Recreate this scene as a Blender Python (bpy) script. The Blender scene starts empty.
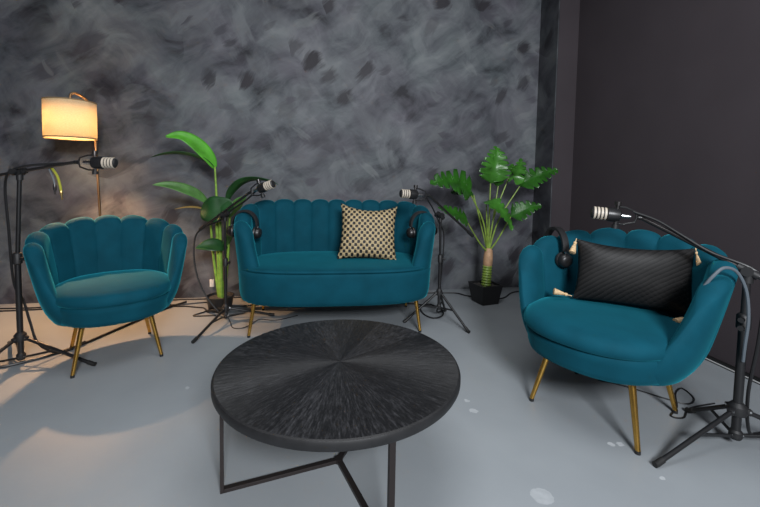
import bpy, bmesh, math, random
from mathutils import Vector, Matrix, Euler
random.seed(7)
C = bpy.context.scene.collection
PI = math.pi
S = bpy.context.scene

# ------------------------------------------------------------------ materials
def new_mat(name):
    m = bpy.data.materials.new(name); m.use_nodes = True
    nt = m.node_tree
    return m, nt, nt.nodes['Principled BSDF']

def mat(name, col, rough=.5, metal=0., spec=.5, sheen=0., sheen_tint=None, noise=0., nscale=30., bump=0., bscale=200., bdist=.002, coat=0., trans=0.):
    m, nt, b = new_mat(name)
    N, L = nt.nodes.new, nt.links.new
    b.inputs['Base Color'].default_value = (*col, 1)
    b.inputs['Roughness'].default_value = rough
    b.inputs['Metallic'].default_value = metal
    b.inputs['Specular IOR Level'].default_value = spec
    b.inputs['Coat Weight'].default_value = coat
    if sheen:
        b.inputs['Sheen Weight'].default_value = sheen
        b.inputs['Sheen Roughness'].default_value = .35
        b.inputs['Sheen Tint'].default_value = (*(sheen_tint or col), 1)
    tc = N('ShaderNodeTexCoord')
    if noise:
        n = N('ShaderNodeTexNoise'); n.inputs['Scale'].default_value = nscale; n.inputs['Detail'].default_value = 5
        L(tc.outputs['Object'], n.inputs['Vector'])
        r = N('ShaderNodeValToRGB')
        r.color_ramp.elements[0].position = .3; r.color_ramp.elements[1].position = .7
        r.color_ramp.elements[0].color = (*[c*(1-noise) for c in col], 1)
        r.color_ramp.elements[1].color = (*[min(1, c*(1+noise)) for c in col], 1)
        L(n.outputs['Fac'], r.inputs['Fac']); L(r.outputs['Color'], b.inputs['Base Color'])
    if bump:
        n2 = N('ShaderNodeTexNoise'); n2.inputs['Scale'].default_value = bscale; n2.inputs['Detail'].default_value = 3
        L(tc.outputs['Object'], n2.inputs['Vector'])
        bp = N('ShaderNodeBump'); bp.inputs['Strength'].default_value = bump; bp.inputs['Distance'].default_value = bdist
        L(n2.outputs['Fac'], bp.inputs['Height']); L(bp.outputs['Normal'], b.inputs['Normal'])
    return m

def math_node(nt, op, a, b=None, c=None):
    n = nt.nodes.new('ShaderNodeMath'); n.operation = op
    for i, v in enumerate((a, b, c)):
        if v is None: continue
        if isinstance(v, (int, float)): n.inputs[i].default_value = v
        else: nt.links.new(v, n.inputs[i])
    return n.outputs[0]

def ramp(nt, fac, stops):
    r = nt.nodes.new('ShaderNodeValToRGB')
    e = r.color_ramp.elements
    while len(e) < len(stops): e.new(.5)
    for el, (p, c) in zip(e, stops):
        el.position = p; el.color = (*c, 1)
    nt.links.new(fac, r.inputs['Fac'])
    return r.outputs['Color']

def mixc(nt, fac, a, b, mode='MIX'):
    n = nt.nodes.new('ShaderNodeMix'); n.data_type = 'RGBA'; n.blend_type = mode
    for sock, v in ((n.inputs[0], fac), (n.inputs[6], a), (n.inputs[7], b)):
        if isinstance(v, (int, float)): sock.default_value = v
        elif isinstance(v, tuple): sock.default_value = (*v, 1)
        else: nt.links.new(v, sock)
    return n.outputs[2]

def plaster_mat(name='brushed_plaster', gain=1.0, dark=.0):
    """Decorative brushed plaster: soft clouded ground under many dabs and strokes, each with its own direction and tone."""
    m, nt, b = new_mat(name)
    N, L = nt.nodes.new, nt.links.new
    tc = N('ShaderNodeTexCoord')
    sx = N('ShaderNodeSeparateXYZ'); L(tc.outputs['Object'], sx.inputs[0])
    cx = N('ShaderNodeCombineXYZ')
    L(math_node(nt, 'SUBTRACT', sx.outputs[0], sx.outputs[1]), cx.inputs[0]); L(sx.outputs[2], cx.inputs[1])
    base = cx.outputs[0]
    def noise(vec, scale, detail=5, rough=.55, dist=0.):
        n = N('ShaderNodeTexNoise'); n.inputs['Scale'].default_value = scale; n.inputs['Detail'].default_value = detail
        n.inputs['Roughness'].default_value = rough; n.inputs['Distortion'].default_value = dist
        L(vec, n.inputs['Vector']); return n
    def mapping(vec, loc=(0, 0, 0), rot=0., sc=(1, 1, 1)):
        if rot:
            r_ = N('ShaderNodeMapping'); L(vec, r_.inputs[0]); r_.inputs['Rotation'].default_value = (0, 0, rot); vec = r_.outputs[0]
        mp = N('ShaderNodeMapping'); L(vec, mp.inputs[0]); mp.inputs['Location'].default_value = loc; mp.inputs['Scale'].default_value = sc
        return mp.outputs[0]
    def warp(vec, scale, k):
        n = noise(vec, scale, 2, .5)
        v = N('ShaderNodeVectorMath'); v.operation = 'MULTIPLY_ADD'; L(n.outputs['Color'], v.inputs[0]); v.inputs[1].default_value = (k, k, 0); L(vec, v.inputs[2])
        return v.outputs[0]
    w1 = warp(base, 1.7, .55)
    c1 = noise(mapping(w1, (3, 1, 0), .7, (1.3, 2.9, 1)), 1.0, 8, .6)
    c2 = noise(mapping(w1, (9, 4, 0), -.6, (1.4, 3.4, 1)), 1.6, 8, .62)
    hue = noise(mapping(base, (5, 5, 0)), 1.6, 5, .6)
    v = math_node(nt, 'MULTIPLY_ADD', c1.outputs['Fac'], .55, math_node(nt, 'MULTIPLY', c2.outputs['Fac'], .55))
    g = gain
    cool = ramp(nt, v, [(.41, (.015*g, .017*g, .020*g)), (.51, (.056*g, .065*g, .071*g)), (.61, (.096*g, .108*g, .112*g)), (.74, (.150*g, .164*g, .164*g))])
    purp = ramp(nt, v, [(.40, (.014*g, .013*g, .017*g)), (.51, (.052*g, .050*g, .061*g)), (.62, (.086*g, .084*g, .098*g)), (.76, (.130*g, .128*g, .140*g))])
    hf = math_node(nt, 'MULTIPLY_ADD', hue.outputs['Fac'], 3.2, -1.1)
    hf = math_node(nt, 'MINIMUM', math_node(nt, 'MAXIMUM', hf, 0.), 1.)
    col = mixc(nt, hf, cool, purp)
    hgt = v
    # strokes: (seed, cells per metre, angle, stretch, share of cells used, tone lo, tone hi, strength)
    for seed, sc, an, st, share, lo, hi, k in STROKES:
        wv = warp(mapping(base, (seed*3.71, seed*1.93, 0)), 2.6, .22)
        rv = mapping(wv, (0, 0, 0), an, (1, st, 1))
        vo = N('ShaderNodeTexVoronoi'); vo.voronoi_dimensions = '2D'; vo.inputs['Scale'].default_value = sc; vo.inputs['Randomness'].default_value = .9
        L(rv, vo.inputs['Vector'])
        sep = N('ShaderNodeSeparateColor'); L(vo.outputs['Color'], sep.inputs[0])
        stn = noise(mapping(wv, (seed, 0, 0), an, (sc*.55, sc*st*2.6, 1)), 1.3, 6, .65)
        edge = math_node(nt, 'MULTIPLY_ADD', math_node(nt, 'SUBTRACT', stn.outputs['Fac'], .5), .95, math_node(nt, 'SUBTRACT', .40, vo.outputs['Distance']))
        al = math_node(nt, 'MINIMUM', math_node(nt, 'MAXIMUM', math_node(nt, 'MULTIPLY', edge, 5.0), 0.), 1.)
        al = math_node(nt, 'MULTIPLY', al, math_node(nt, 'LESS_THAN', sep.outputs[0], share))
        al = math_node(nt, 'MULTIPLY', al, math_node(nt, 'MULTIPLY_ADD', sep.outputs[2], k*.75, k*.25))
        tone = ramp(nt, math_node(nt, 'MULTIPLY_ADD', stn.outputs['Fac'], .5, math_node(nt, 'MULTIPLY', sep.outputs[1], .6)), [(.2, tuple(c*g for c in lo)), (.75, tuple(c*g for c in hi))])
        col = mixc(nt, al, col, tone)
        hgt = math_node(nt, 'MULTIPLY_ADD', al, .10, hgt)
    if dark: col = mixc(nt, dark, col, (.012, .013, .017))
    L(col, b.inputs['Base Color'])
    b.inputs['Roughness'].default_value = .6; b.inputs['Specular IOR Level'].default_value = .25
    bp = N('ShaderNodeBump'); bp.inputs['Strength'].default_value = .22; bp.inputs['Distance'].default_value = .012
    L(hgt, bp.inputs['Height']); L(bp.outputs['Normal'], b.inputs['Normal'])
    return m
D_, M_, L_, G_ = (.012, .011, .014), (.045, .043, .053), (.13, .14, .146), (.075, .08, .088)
STROKES = [(1.0, 1.7, .65, 1.6, .50, M_, G_, .60), (2.0, 2.2, -.75, 1.9, .50, G_, L_, .50), (3.0, 2.7, 1.2, 1.8, .40, M_, L_, .50),
           (4.0, 3.2, -.45, 1.9, .20, G_, (.14, .15, .15), .45), (5.0, 2.6, -.6, 1.5, .24, D_, M_, .75), (6.0, 4.0, -.85, 1.35, .15, D_, (.022, .020, .024), 1.0),
           (7.0, 4.6, .9, 2.4, .10, G_, (.17, .18, .18), .45), (8.0, 5.6, -.55, 1.8, .14, D_, M_, .8)]

def floor_mat():
    m, nt, b = new_mat('painted_concrete')
    N, L = nt.nodes.new, nt.links.new
    tc = N('ShaderNodeTexCoord')
    n = N('ShaderNodeTexNoise'); n.inputs['Scale'].default_value = 2.2; n.inputs['Detail'].default_value = 6; L(tc.outputs['Object'], n.inputs['Vector'])
    col = ramp(nt, n.outputs['Fac'], [(.3, (.255, .277, .295)), (.7, (.292, .315, .332))])
    # chalky paint spots and scuffs at fixed places on the floor
    wn = N('ShaderNodeTexNoise'); wn.inputs['Scale'].default_value = 45; wn.inputs['Detail'].default_value = 4; L(tc.outputs['Object'], wn.inputs['Vector'])
    wv = N('ShaderNodeVectorMath'); wv.operation = 'MULTIPLY_ADD'
    L(wn.outputs['Color'], wv.inputs[0]); wv.inputs[1].default_value = (.03, .03, 0); L(tc.outputs['Object'], wv.inputs[2])
    tot = None
    for x, y, r, k in SPOTS:
        d = N('ShaderNodeVectorMath'); d.operation = 'DISTANCE'; L(wv.outputs[0], d.inputs[0]); d.inputs[1].default_value = (x+.015, y+.015, 0)
        f = math_node(nt, 'MULTIPLY', math_node(nt, 'LESS_THAN', d.outputs['Value'], r), k)
        tot = f if tot is None else math_node(nt, 'MAXIMUM', tot, f)
    patch = math_node(nt, 'MULTIPLY', tot, math_node(nt, 'MULTIPLY_ADD', wn.outputs['Fac'], 1.2, .2))
    col = mixc(nt, patch, col, (.62, .64, .66))
    L(col, b.inputs['Base Color'])
    n3 = N('ShaderNodeTexNoise'); n3.inputs['Scale'].default_value = 6; n3.inputs['Detail'].default_value = 5; L(tc.outputs['Object'], n3.inputs['Vector'])
    L(math_node(nt, 'MULTIPLY_ADD', n3.outputs['Fac'], .16, .36), b.inputs['Roughness'])
    b.inputs['Specular IOR Level'].default_value = .4
    n2 = N('ShaderNodeTexNoise'); n2.inputs['Scale'].default_value = 60; n2.inputs['Detail'].default_value = 4; L(tc.outputs['Object'], n2.inputs['Vector'])
    bp = N('ShaderNodeBump'); bp.inputs['Strength'].default_value = .12; bp.inputs['Distance'].default_value = .003
    L(n2.outputs['Fac'], bp.inputs['Height']); L(bp.outputs['Normal'], b.inputs['Normal'])
    return m

def sunburst_mat():
    """Black stained veneer laid as wedges round the centre."""
    m, nt, b = new_mat('sunburst_veneer')
    N, L = nt.nodes.new, nt.links.new
    tc = N('ShaderNodeTexCoord'); sx = N('ShaderNodeSeparateXYZ'); L(tc.outputs['Object'], sx.inputs[0])
    ang = math_node(nt, 'ARCTAN2', sx.outputs[1], sx.outputs[0])
    rad = math_node(nt, 'SQRT', math_node(nt, 'ADD', math_node(nt, 'MULTIPLY', sx.outputs[0], sx.outputs[0]), math_node(nt, 'MULTIPLY', sx.outputs[1], sx.outputs[1])))
    c1 = N('ShaderNodeCombineXYZ'); L(math_node(nt, 'MULTIPLY', ang, 26), c1.inputs[0]); L(math_node(nt, 'MULTIPLY', rad, 9), c1.inputs[1])
    n1 = N('ShaderNodeTexNoise'); n1.inputs['Scale'].default_value = 1.6; n1.inputs['Detail'].default_value = 7; n1.inputs['Roughness'].default_value = .68; L(c1.outputs[0], n1.inputs['Vector'])
    c2 = N('ShaderNodeCombineXYZ'); L(math_node(nt, 'MULTIPLY', ang, 60), c2.inputs[0]); L(math_node(nt, 'MULTIPLY', rad, 40), c2.inputs[1])
    n2 = N('ShaderNodeTexNoise'); n2.inputs['Scale'].default_value = 1.0; n2.inputs['Detail'].default_value = 5; n2.inputs['Roughness'].default_value = .7; L(c2.outputs[0], n2.inputs['Vector'])
    wed = math_node(nt, 'FLOOR', math_node(nt, 'MULTIPLY', ang, 24/(2*PI)))
    wn = N('ShaderNodeTexWhiteNoise'); wn.noise_dimensions = '1D'; L(wed, wn.inputs['W'])
    v = math_node(nt, 'MULTIPLY_ADD', n2.outputs['Fac'], .45, math_node(nt, 'MULTIPLY', n1.outputs['Fac'], .6))
    v = math_node(nt, 'MULTIPLY_ADD', wn.outputs['Value'], .10, v)
    col = ramp(nt, v, [(.44, (.004, .004, .005)), (.58, (.011, .011, .012)), (.68, (.032, .032, .035)), (.80, (.09, .09, .095))])
    L(col, b.inputs['Base Color'])
    L(math_node(nt, 'MULTIPLY_ADD', n1.outputs['Fac'], .25, .34), b.inputs['Roughness'])
    b.inputs['Anisotropic'].default_value = .75
    tg = N('ShaderNodeTangent'); tg.direction_type = 'RADIAL'; tg.axis = 'Z'; L(tg.outputs[0], b.inputs['Tangent'])
    b.inputs['Anisotropic Rotation'].default_value = 0.
    bp = N('ShaderNodeBump'); bp.inputs['Strength'].default_value = .35; bp.inputs['Distance'].default_value = .002
    L(v, bp.inputs['Height']); L(bp.outputs['Normal'], b.inputs['Normal'])
    return m

def lattice_mat():
    m, nt, b = new_mat('gold_black_weave')
    N, L = nt.nodes.new, nt.links.new
    tc = N('ShaderNodeTexCoord'); sx = N('ShaderNodeSeparateXYZ'); L(tc.outputs['Object'], sx.inputs[0])
    k = 2*PI*25
    a = math_node(nt, 'SINE', math_node(nt, 'MULTIPLY', math_node(nt, 'ADD', sx.outputs[0], math_node(nt, 'MULTIPLY', sx.outputs[1], .9)), k))
    c = math_node(nt, 'SINE', math_node(nt, 'MULTIPLY', math_node(nt, 'SUBTRACT', sx.outputs[0], math_node(nt, 'MULTIPLY', sx.outputs[1], .9)), k))
    p = math_node(nt, 'ADD', a, c)
    f = math_node(nt, 'GREATER_THAN', p, .12)
    n = N('ShaderNodeTexNoise'); n.inputs['Scale'].default_value = 90; L(tc.outputs['Object'], n.inputs['Vector'])
    gold = ramp(nt, n.outputs['Fac'], [(.3, (.30, .215, .105)), (.7, (.52, .41, .23))])
    L(mixc(nt, f, gold, (.008, .008, .009)), b.inputs['Base Color'])
    b.inputs['Roughness'].default_value = .6
    bp = N('ShaderNodeBump'); bp.inputs['Strength'].default_value = .4; bp.inputs['Distance'].default_value = .004; bp.invert = True
    L(p, bp.inputs['Height']); L(bp.outputs['Normal'], b.inputs['Normal'])
    return m

def pleat_mat():
    m, nt, b = new_mat('pleated_black_satin')
    N, L = nt.nodes.new, nt.links.new
    tc = N('ShaderNodeTexCoord')
    nz = N('ShaderNodeTexNoise'); nz.inputs['Scale'].default_value = 5; L(tc.outputs['Object'], nz.inputs['Vector'])
    wv = N('ShaderNodeVectorMath'); wv.operation = 'MULTIPLY_ADD'; L(nz.outputs['Color'], wv.inputs[0]); wv.inputs[1].default_value = (.025, .025, 0); L(tc.outputs['Object'], wv.inputs[2])
    hs = []
    for rot in (-.62, .70):
        mp = N('ShaderNodeMapping'); mp.inputs['Rotation'].default_value = (0, 0, rot); L(wv.outputs[0], mp.inputs[0])
        w = N('ShaderNodeTexWave'); w.bands_direction = 'Y'; w.wave_profile = 'SAW'; w.inputs['Scale'].default_value = 17; w.inputs['Distortion'].default_value = .6
        L(mp.outputs[0], w.inputs['Vector']); hs.append(w.outputs['Fac'])
    n2 = N('ShaderNodeTexNoise'); n2.inputs['Scale'].default_value = 4; L(tc.outputs['Object'], n2.inputs['Vector'])
    f = math_node(nt, 'MINIMUM', math_node(nt, 'MAXIMUM', math_node(nt, 'MULTIPLY_ADD', n2.outputs['Fac'], 4.0, -1.9), 0.), 1.)
    h = math_node(nt, 'MULTIPLY_ADD', hs[1], math_node(nt, 'MULTIPLY', f, .6), hs[0])
    L(ramp(nt, h, [(.05, (.004, .004, .004)), (.9, (.016, .015, .015))]), b.inputs['Base Color'])
    b.inputs['Roughness'].default_value = .58
    b.inputs['Specular IOR Level'].default_value = .3
    bp = N('ShaderNodeBump'); bp.inputs['Strength'].default_value = .9; bp.inputs['Distance'].default_value = .008
    L(h, bp.inputs['Height']); L(bp.outputs['Normal'], b.inputs['Normal'])
    return m

def shade_mat():
    m, nt, b = new_mat('linen_lampshade')
    N, L = nt.nodes.new, nt.links.new
    tc = N('ShaderNodeTexCoord')
    sx = N('ShaderNodeSeparateXYZ'); L(tc.outputs['Object'], sx.inputs[0])
    cc = N('ShaderNodeCombineXYZ')
    L(math_node(nt, 'MULTIPLY', math_node(nt, 'ARCTAN2', sx.outputs[1], sx.outputs[0]), 14), cc.inputs[0]); L(math_node(nt, 'MULTIPLY', sx.outputs[2], 260), cc.inputs[1])
    n = N('ShaderNodeTexNoise'); n.inputs['Scale'].default_value = 1; n.inputs['Detail'].default_value = 2; L(cc.outputs[0], n.inputs['Vector'])
    col = ramp(nt, n.outputs['Fac'], [(.3, (.80, .68, .46)), (.7, (.93, .83, .62))])
    d = N('ShaderNodeBsdfDiffuse'); L(col, d.inputs[0])
    t = N('ShaderNodeBsdfTranslucent'); L(col, t.inputs[0])
    mx = N('ShaderNodeMixShader'); mx.inputs[0].default_value = .5
    L(d.outputs[0], mx.inputs[1]); L(t.outputs[0], mx.inputs[2])
    L(mx.outputs[0], nt.nodes['Material Output'].inputs['Surface'])
    return m

def emit_mat(name, col, k):
    m, nt, b = new_mat(name)
    b.inputs['Base Color'].default_value = (*col, 1)
    b.inputs['Emission Color'].default_value = (*col, 1); b.inputs['Emission Strength'].default_value = k
    return m

SPOTS = [(1.19, 1.323, .013, .75), (1.226, 1.318, .012, .7), (1.239, 1.136, .010, .6), (.763, 1.129, .036, .33), (.732, 1.694, .013, .5), (.732, 1.614, .018, .5), (-.6, 2.0, .010, .4)]
M = {}
M['plaster'] = plaster_mat(gain=1.34)
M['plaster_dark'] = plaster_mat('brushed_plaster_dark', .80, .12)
M['floor'] = floor_mat()
M['wall'] = mat('matt_wall_paint', (.046, .038, .043), .75, spec=.25, noise=.06, nscale=3, bump=.06, bscale=120)
M['ceiling'] = mat('ceiling_paint', (.10, .10, .105), .9, spec=.2)
M['skirting'] = mat('black_skirting', (.008, .008, .008), .35)
M['highlight_line'] = mat('painted_highlight', (.42, .42, .42), .5)  # pale grey standing in for a highlight, painted as colour
M['velvet'] = mat('teal_velvet', (.0028, .055, .083), .8, spec=.10, sheen=.55, sheen_tint=(.03, .42, .52), noise=.13, nscale=9, bump=.10, bscale=420, bdist=.001)
M['brass'] = mat('brushed_brass', (.62, .36, .085), .27, metal=1.0, noise=.1, nscale=40)
M['foot'] = mat('black_rubber', (.010, .010, .010), .6)
M['sunburst'] = sunburst_mat()
M['table_edge'] = mat('black_table_edge', (.010, .010, .011), .55, noise=.3, nscale=25, bump=.15, bscale=60)
M['steel'] = mat('dark_bronze_steel', (.045, .037, .036), .42, metal=.7)
M['black'] = mat('black_powder_coat', (.011, .011, .012), .38, spec=.5)
M['black_matt'] = mat('black_matt_plastic', (.012, .012, .013), .55)
M['chrome'] = mat('polished_chrome', (.62, .62, .62), .22, metal=1.0)
M['boom'] = mat('satin_grey_tube', (.10, .095, .095), .28, metal=.9)
M['cream'] = mat('cream_grille_rib', (.50, .44, .36), .5)
M['cable'] = mat('black_cable', (.010, .010, .011), .45)
M['cable_grey'] = mat('grey_cable_sleeve', (.10, .12, .14), .4)
M['cable_lime'] = mat('lime_cable', (.32, .33, .03), .45)
M['gold'] = mat('gold_plug', (.75, .52, .2), .3, metal=1.0)
M['weave'] = lattice_mat()
M['pleat'] = pleat_mat()
M['tassel'] = mat('beige_thread', (.55, .38, .21), .7, noise=.3, nscale=120)
M['pot'] = mat('black_plastic_pot', (.012, .012, .013), .5, bump=.05)
M['soil'] = mat('dark_soil', (.05, .045, .04), .95, noise=.6, nscale=60, bump=1, bscale=60, bdist=.01)
M['leaf_bright'] = mat('bright_leaf', (.085, .34, .028), .38, noise=.25, nscale=12)
M['leaf_dark'] = mat('dark_leaf', (.014, .062, .016), .40, noise=.3, nscale=14)
M['leaf_mid'] = mat('mid_leaf', (.075, .19, .045), .42, noise=.3, nscale=16)
M['leaf_dry'] = mat('yellowed_leaf', (.22, .15, .04), .5, noise=.3, nscale=16)
M['leaf_monstera'] = mat('glossy_green_leaf', (.018, .088, .008), .32, noise=.35, nscale=13)
M['leaf_monstera_light'] = mat('glossy_light_leaf', (.036, .14, .016), .32, noise=.35, nscale=13)
M['stem'] = mat('green_stem', (.20, .30, .045), .45, noise=.3, nscale=25)
M['stem_bright'] = mat('bright_green_stem', (.22, .38, .05), .45, noise=.3, nscale=25)
M['sheath'] = mat('pink_brown_sheath', (.42, .25, .14), .6, noise=.2, nscale=30)
M['shade'] = shade_mat()
M['shade_trim'] = mat('lampshade_tape', (.25, .17, .08), .7)
M['bulb'] = emit_mat('warm_bulb', (1.0, .72, .38), 14)
M['bronze'] = mat('aged_bronze', (.20, .12, .06), .4, metal=.9)
M['white'] = mat('white_plastic', (.75, .73, .68), .4)
M['pad'] = mat('black_leatherette', (.014, .014, .015), .45, bump=.2, bscale=150)
M['paper'] = mat('pale_print', (.5, .5, .5), .5)

# ------------------------------------------------------------------ mesh helpers
class MB:
    """Collects shapes into one mesh."""
    def __init__(s): s.bm = bmesh.new()
    def _add(s, verts, faces):
        vs = [s.bm.verts.new(v) for v in verts]
        for f in faces:
            try: s.bm.faces.new([vs[i] for i in f])
            except ValueError: pass
        return vs
    def grid(s, rows, close_u=False, close_v=False):
        nu, nv = len(rows), len(rows[0])
        vs = [p for r in rows for p in r]; fs = []
        for i in range(nu if close_u else nu-1):
            for j in range(nv if close_v else nv-1):
                a, b = i*nv+j, i*nv+(j+1) % nv
                c, d = ((i+1) % nu)*nv+(j+1) % nv, ((i+1) % nu)*nv+j
                fs.append((a, d, c, b))
        return s._add(vs, fs)
    def tube(s, pts, r, n=10, smooth=0, cap=True, flat=1.0):
        pts = [Vector(p) for p in pts]
        if smooth and len(pts) > 2: 
            rr = r
            pts = catmull(pts, smooth)
        rad = r if callable(r) else None
        m = len(pts); rows = []
        t0 = (pts[1]-pts[0]).normalized()
        nrm = t0.orthogonal().normalized()
        for i, p in enumerate(pts):
            t = (pts[min(i+1, m-1)]-pts[max(i-1, 0)]).normalized()
            nrm = (nrm - t*nrm.dot(t))
            nrm = nrm.normalized() if nrm.length > 1e-6 else t.orthogonal().normalized()
            bn = t.cross(nrm)
            q = rad(i/(m-1)) if rad else (r[0]+(r[1]-r[0])*i/(m-1) if isinstance(r, tuple) else r)
            rows.append([p+(nrm*math.cos(a)*flat+bn*math.sin(a))*q for a in [2*PI*k/n for k in range(n)]])
        vs = s.grid(rows, close_v=True)
        if cap:
            s.bm.faces.new(vs[:n]); s.bm.faces.new(list(reversed(vs[-n:])))
        return s
    def lathe(s, prof, origin=(0, 0, 0), axis=(0, 0, 1), n=24, cap=True):
        o = Vector(origin); ax = Vector(axis).normalized(); u = ax.orthogonal().normalized(); w = ax.cross(u)
        rows = [[o+ax*z+(u*math.cos(a)+w*math.sin(a))*r for a in [2*PI*k/n for k in range(n)]] for r, z in prof]
        vs = s.grid(rows, close_v=True)
        if cap:
            if prof[0][0] > 1e-5: s.bm.faces.new(vs[:n])
            if prof[-1][0] > 1e-5: s.bm.faces.new(list(reversed(vs[-n:])))
        return s
    def box(s, c, d, rot=None, bevel=0.):
        b2 = bmesh.new(); bmesh.ops.create_cube(b2, size=1)
        for v in b2.verts: v.co = Vector((v.co.x*d[0], v.co.y*d[1], v.co.z*d[2]))
        if bevel: bmesh.ops.bevel(b2, geom=b2.edges[:], offset=bevel, segments=2, affect='EDGES', profile=.5)
        R = rot if rot is not None else Matrix.Identity(3)
        b2.verts.ensure_lookup_table()
        for i, v in enumerate(b2.verts): v.index = i
        s._add([R @ v.co + Vector(c) for v in b2.verts], [[v.index for v in f.verts] for f in b2.faces])
        b2.free(); return s
    def bar(s, a, b, w, h, bevel=0.):
        a, b = Vector(a), Vector(b); t = (b-a); L = t.length; t.normalize()
        up = Vector((0, 0, 1)) if abs(t.z) < .9 else Vector((1, 0, 0))
        y = up.cross(t).normalized(); z = t.cross(y)
        R = Matrix((t, y, z)).transposed()
        return s.box((a+b)/2, (L, w, h), R, bevel)
    def shift(s, v):
        v = Vector(v)
        for q in s.bm.verts: q.co -= v
        return s
    def xf(s, mtx):
        for q in s.bm.verts: q.co = mtx @ q.co
        return s
    def build(s, name, m, parent=None, smooth=True, angle=40, merge=0., solid=0., subsurf=0):
        if merge: bmesh.ops.remove_doubles(s.bm, verts=s.bm.verts[:], dist=merge)
        bmesh.ops.recalc_face_normals(s.bm, faces=s.bm.faces[:])
        if smooth:
            lim = math.radians(angle)
            for f in s.bm.faces: f.smooth = True
            for e in s.bm.edges:
                if len(e.link_faces) == 2 and e.calc_face_angle(0) > lim: e.smooth = False
        me = bpy.data.meshes.new(name); s.bm.to_mesh(me); s.bm.free()
        o = bpy.data.objects.new(name, me); C.objects.link(o)
        me.materials.append(m)
        if solid:
            md = o.modifiers.new('thickness', 'SOLIDIFY'); md.thickness = solid; md.offset = 0
        if subsurf:
            md = o.modifiers.new('smooth', 'SUBSURF'); md.levels = subsurf; md.render_levels = subsurf
        if parent: o.parent = parent
        return o

def catmull(pts, k):
    out = []
    P = [pts[0]*2-pts[1]]+pts+[pts[-1]*2-pts[-2]]
    for i in range(1, len(P)-2):
        p0, p1, p2, p3 = P[i-1:i+3]
        for j in range(k):
            t = j/k
            out.append(.5*((2*p1)+(p2-p0)*t+(2*p0-5*p1+4*p2-p3)*t*t+(3*p1-p0-3*p2+p3)*t**3))
    out.append(pts[-1]); return out

def tag(o, label, cat, group=None):
    o['label'] = label; o['category'] = cat
    if group: o['group'] = group
    return o
def thing(name, label, cat, loc=(0, 0, 0), rz=0., group=None):
    o = bpy.data.objects.new(name, None); C.objects.link(o)
    o.empty_display_size = .1
    o.location = loc; o.rotation_euler = (0, 0, rz)
    return tag(o, label, cat, group)
def struct(o): o['kind'] = 'structure'; return o
def copy_tree(o, parent=None):
    c = o.copy(); C.objects.link(c)
    if parent: c.parent = parent
    for ch in list(o.children): copy_tree(ch, c)
    return c

# ------------------------------------------------------------------ the room
WY, WX = 3.5, 2.337           # back wall plane, right wall plane
CEIL = 3.05
struct(MB().box((-.5, .4, -.05), (5.8, 6.4, .1)).build('floor', M['floor'], smooth=False))
struct(MB().box((-.5, .4, CEIL+.05), (5.8, 6.4, .1)).build('ceiling', M['ceiling'], smooth=False))
struct(MB().box((-.5, WY+.05, CEIL/2), (5.8, .1, CEIL)).build('wall_back', M['plaster'], smooth=False))
struct(MB().box((WX+.05, .4, CEIL/2), (.1, 6.2, CEIL)).build('wall_right', M['wall'], smooth=False))
struct(MB().box((-3.35, .4, CEIL/2), (.1, 6.2, CEIL)).build('wall_left', M['wall'], smooth=False))
struct(MB().box((-.5, -2.75, CEIL/2), (5.8, .1, CEIL)).build('wall_front', M['wall'], smooth=False))
# boxed-in column in the corner: plastered flank, smooth painted face
PX0, PY0 = 2.145, 3.215
struct(MB().box(((PX0+WX)/2, (PY0+WY)/2, CEIL/2), (WX-PX0, WY-PY0, CEIL)).build('wall_column', M['wall'], smooth=False))
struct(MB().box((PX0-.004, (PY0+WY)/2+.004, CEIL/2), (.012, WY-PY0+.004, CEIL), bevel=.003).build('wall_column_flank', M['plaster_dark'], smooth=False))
struct(MB().box((WX-.008, .24, .0155), (.016, 5.9, .031), bevel=.003).build('baseboard_right', M['skirting'], smooth=False))
struct(MB().box((WX-.0165, .24, .0105), (.008, 5.9, .007), bevel=.002).build('highlight_strip_1', M['highlight_line'], smooth=False))  # thin pale strip paints the highlight along the black baseboard

# ------------------------------------------------------------------ shell seats
def plan_table(a, b, n, K=900, amax=PI):
    """Superellipse outline from the back centre (0, b) round to either side, by arc length; returns f(arc)->(x, y, nx, ny)."""
    pts = []
    for i in range(-K, K+1):
        ph = amax*i/K
        s_, c_ = math.sin(ph), math.cos(ph)
        pts.append((a*math.copysign(abs(s_)**(2/n), s_), b*math.copysign(abs(c_)**(2/n), c_)))
    acc = [0.]
    for p, q in zip(pts, pts[1:]): acc.append(acc[-1]+math.dist(p, q))
    mid = acc[K]; acc = [v-mid for v in acc]
    import bisect
    def f(s):
        s = max(acc[0]+1e-6, min(acc[-1]-1e-6, s))
        i = bisect.bisect_left(acc, s); i = max(1, min(len(acc)-1, i))
        t = (s-acc[i-1])/max(1e-9, acc[i]-acc[i-1])
        p, q = pts[i-1], pts[i]
        i0, i1 = max(0, i-8), min(len(pts)-1, i+7)
        tx, ty = pts[i1][0]-pts[i0][0], pts[i1][1]-pts[i0][1]; l = math.hypot(tx, ty)
        return p[0]+(q[0]-p[0])*t, p[1]+(q[1]-p[1])*t, -ty/l, tx/l
    return f, acc[-1]

def superdisc(a, b, n, yo, levels, N=96, wave=0.):
    """Stack of superellipse outlines: levels = (scale, z) -> closed solid."""
    rows = []
    for sc, z in levels:
        row = []
        for k in range(N):
            ph = 2*PI*k/N; s_, c_ = math.sin(ph), math.cos(ph)
            row.append(Vector((a*sc*math.copysign(abs(s_)**(2/n), s_), yo+b*sc*math.copysign(abs(c_)**(2/n), c_), z)))
        rows.append(row)
    mb = MB(); vs = mb.grid(rows, close_v=True)
    mb.bm.faces.new(vs[:N]); mb.bm.faces.new(list(reversed(vs[-N:])))
    return mb

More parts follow.
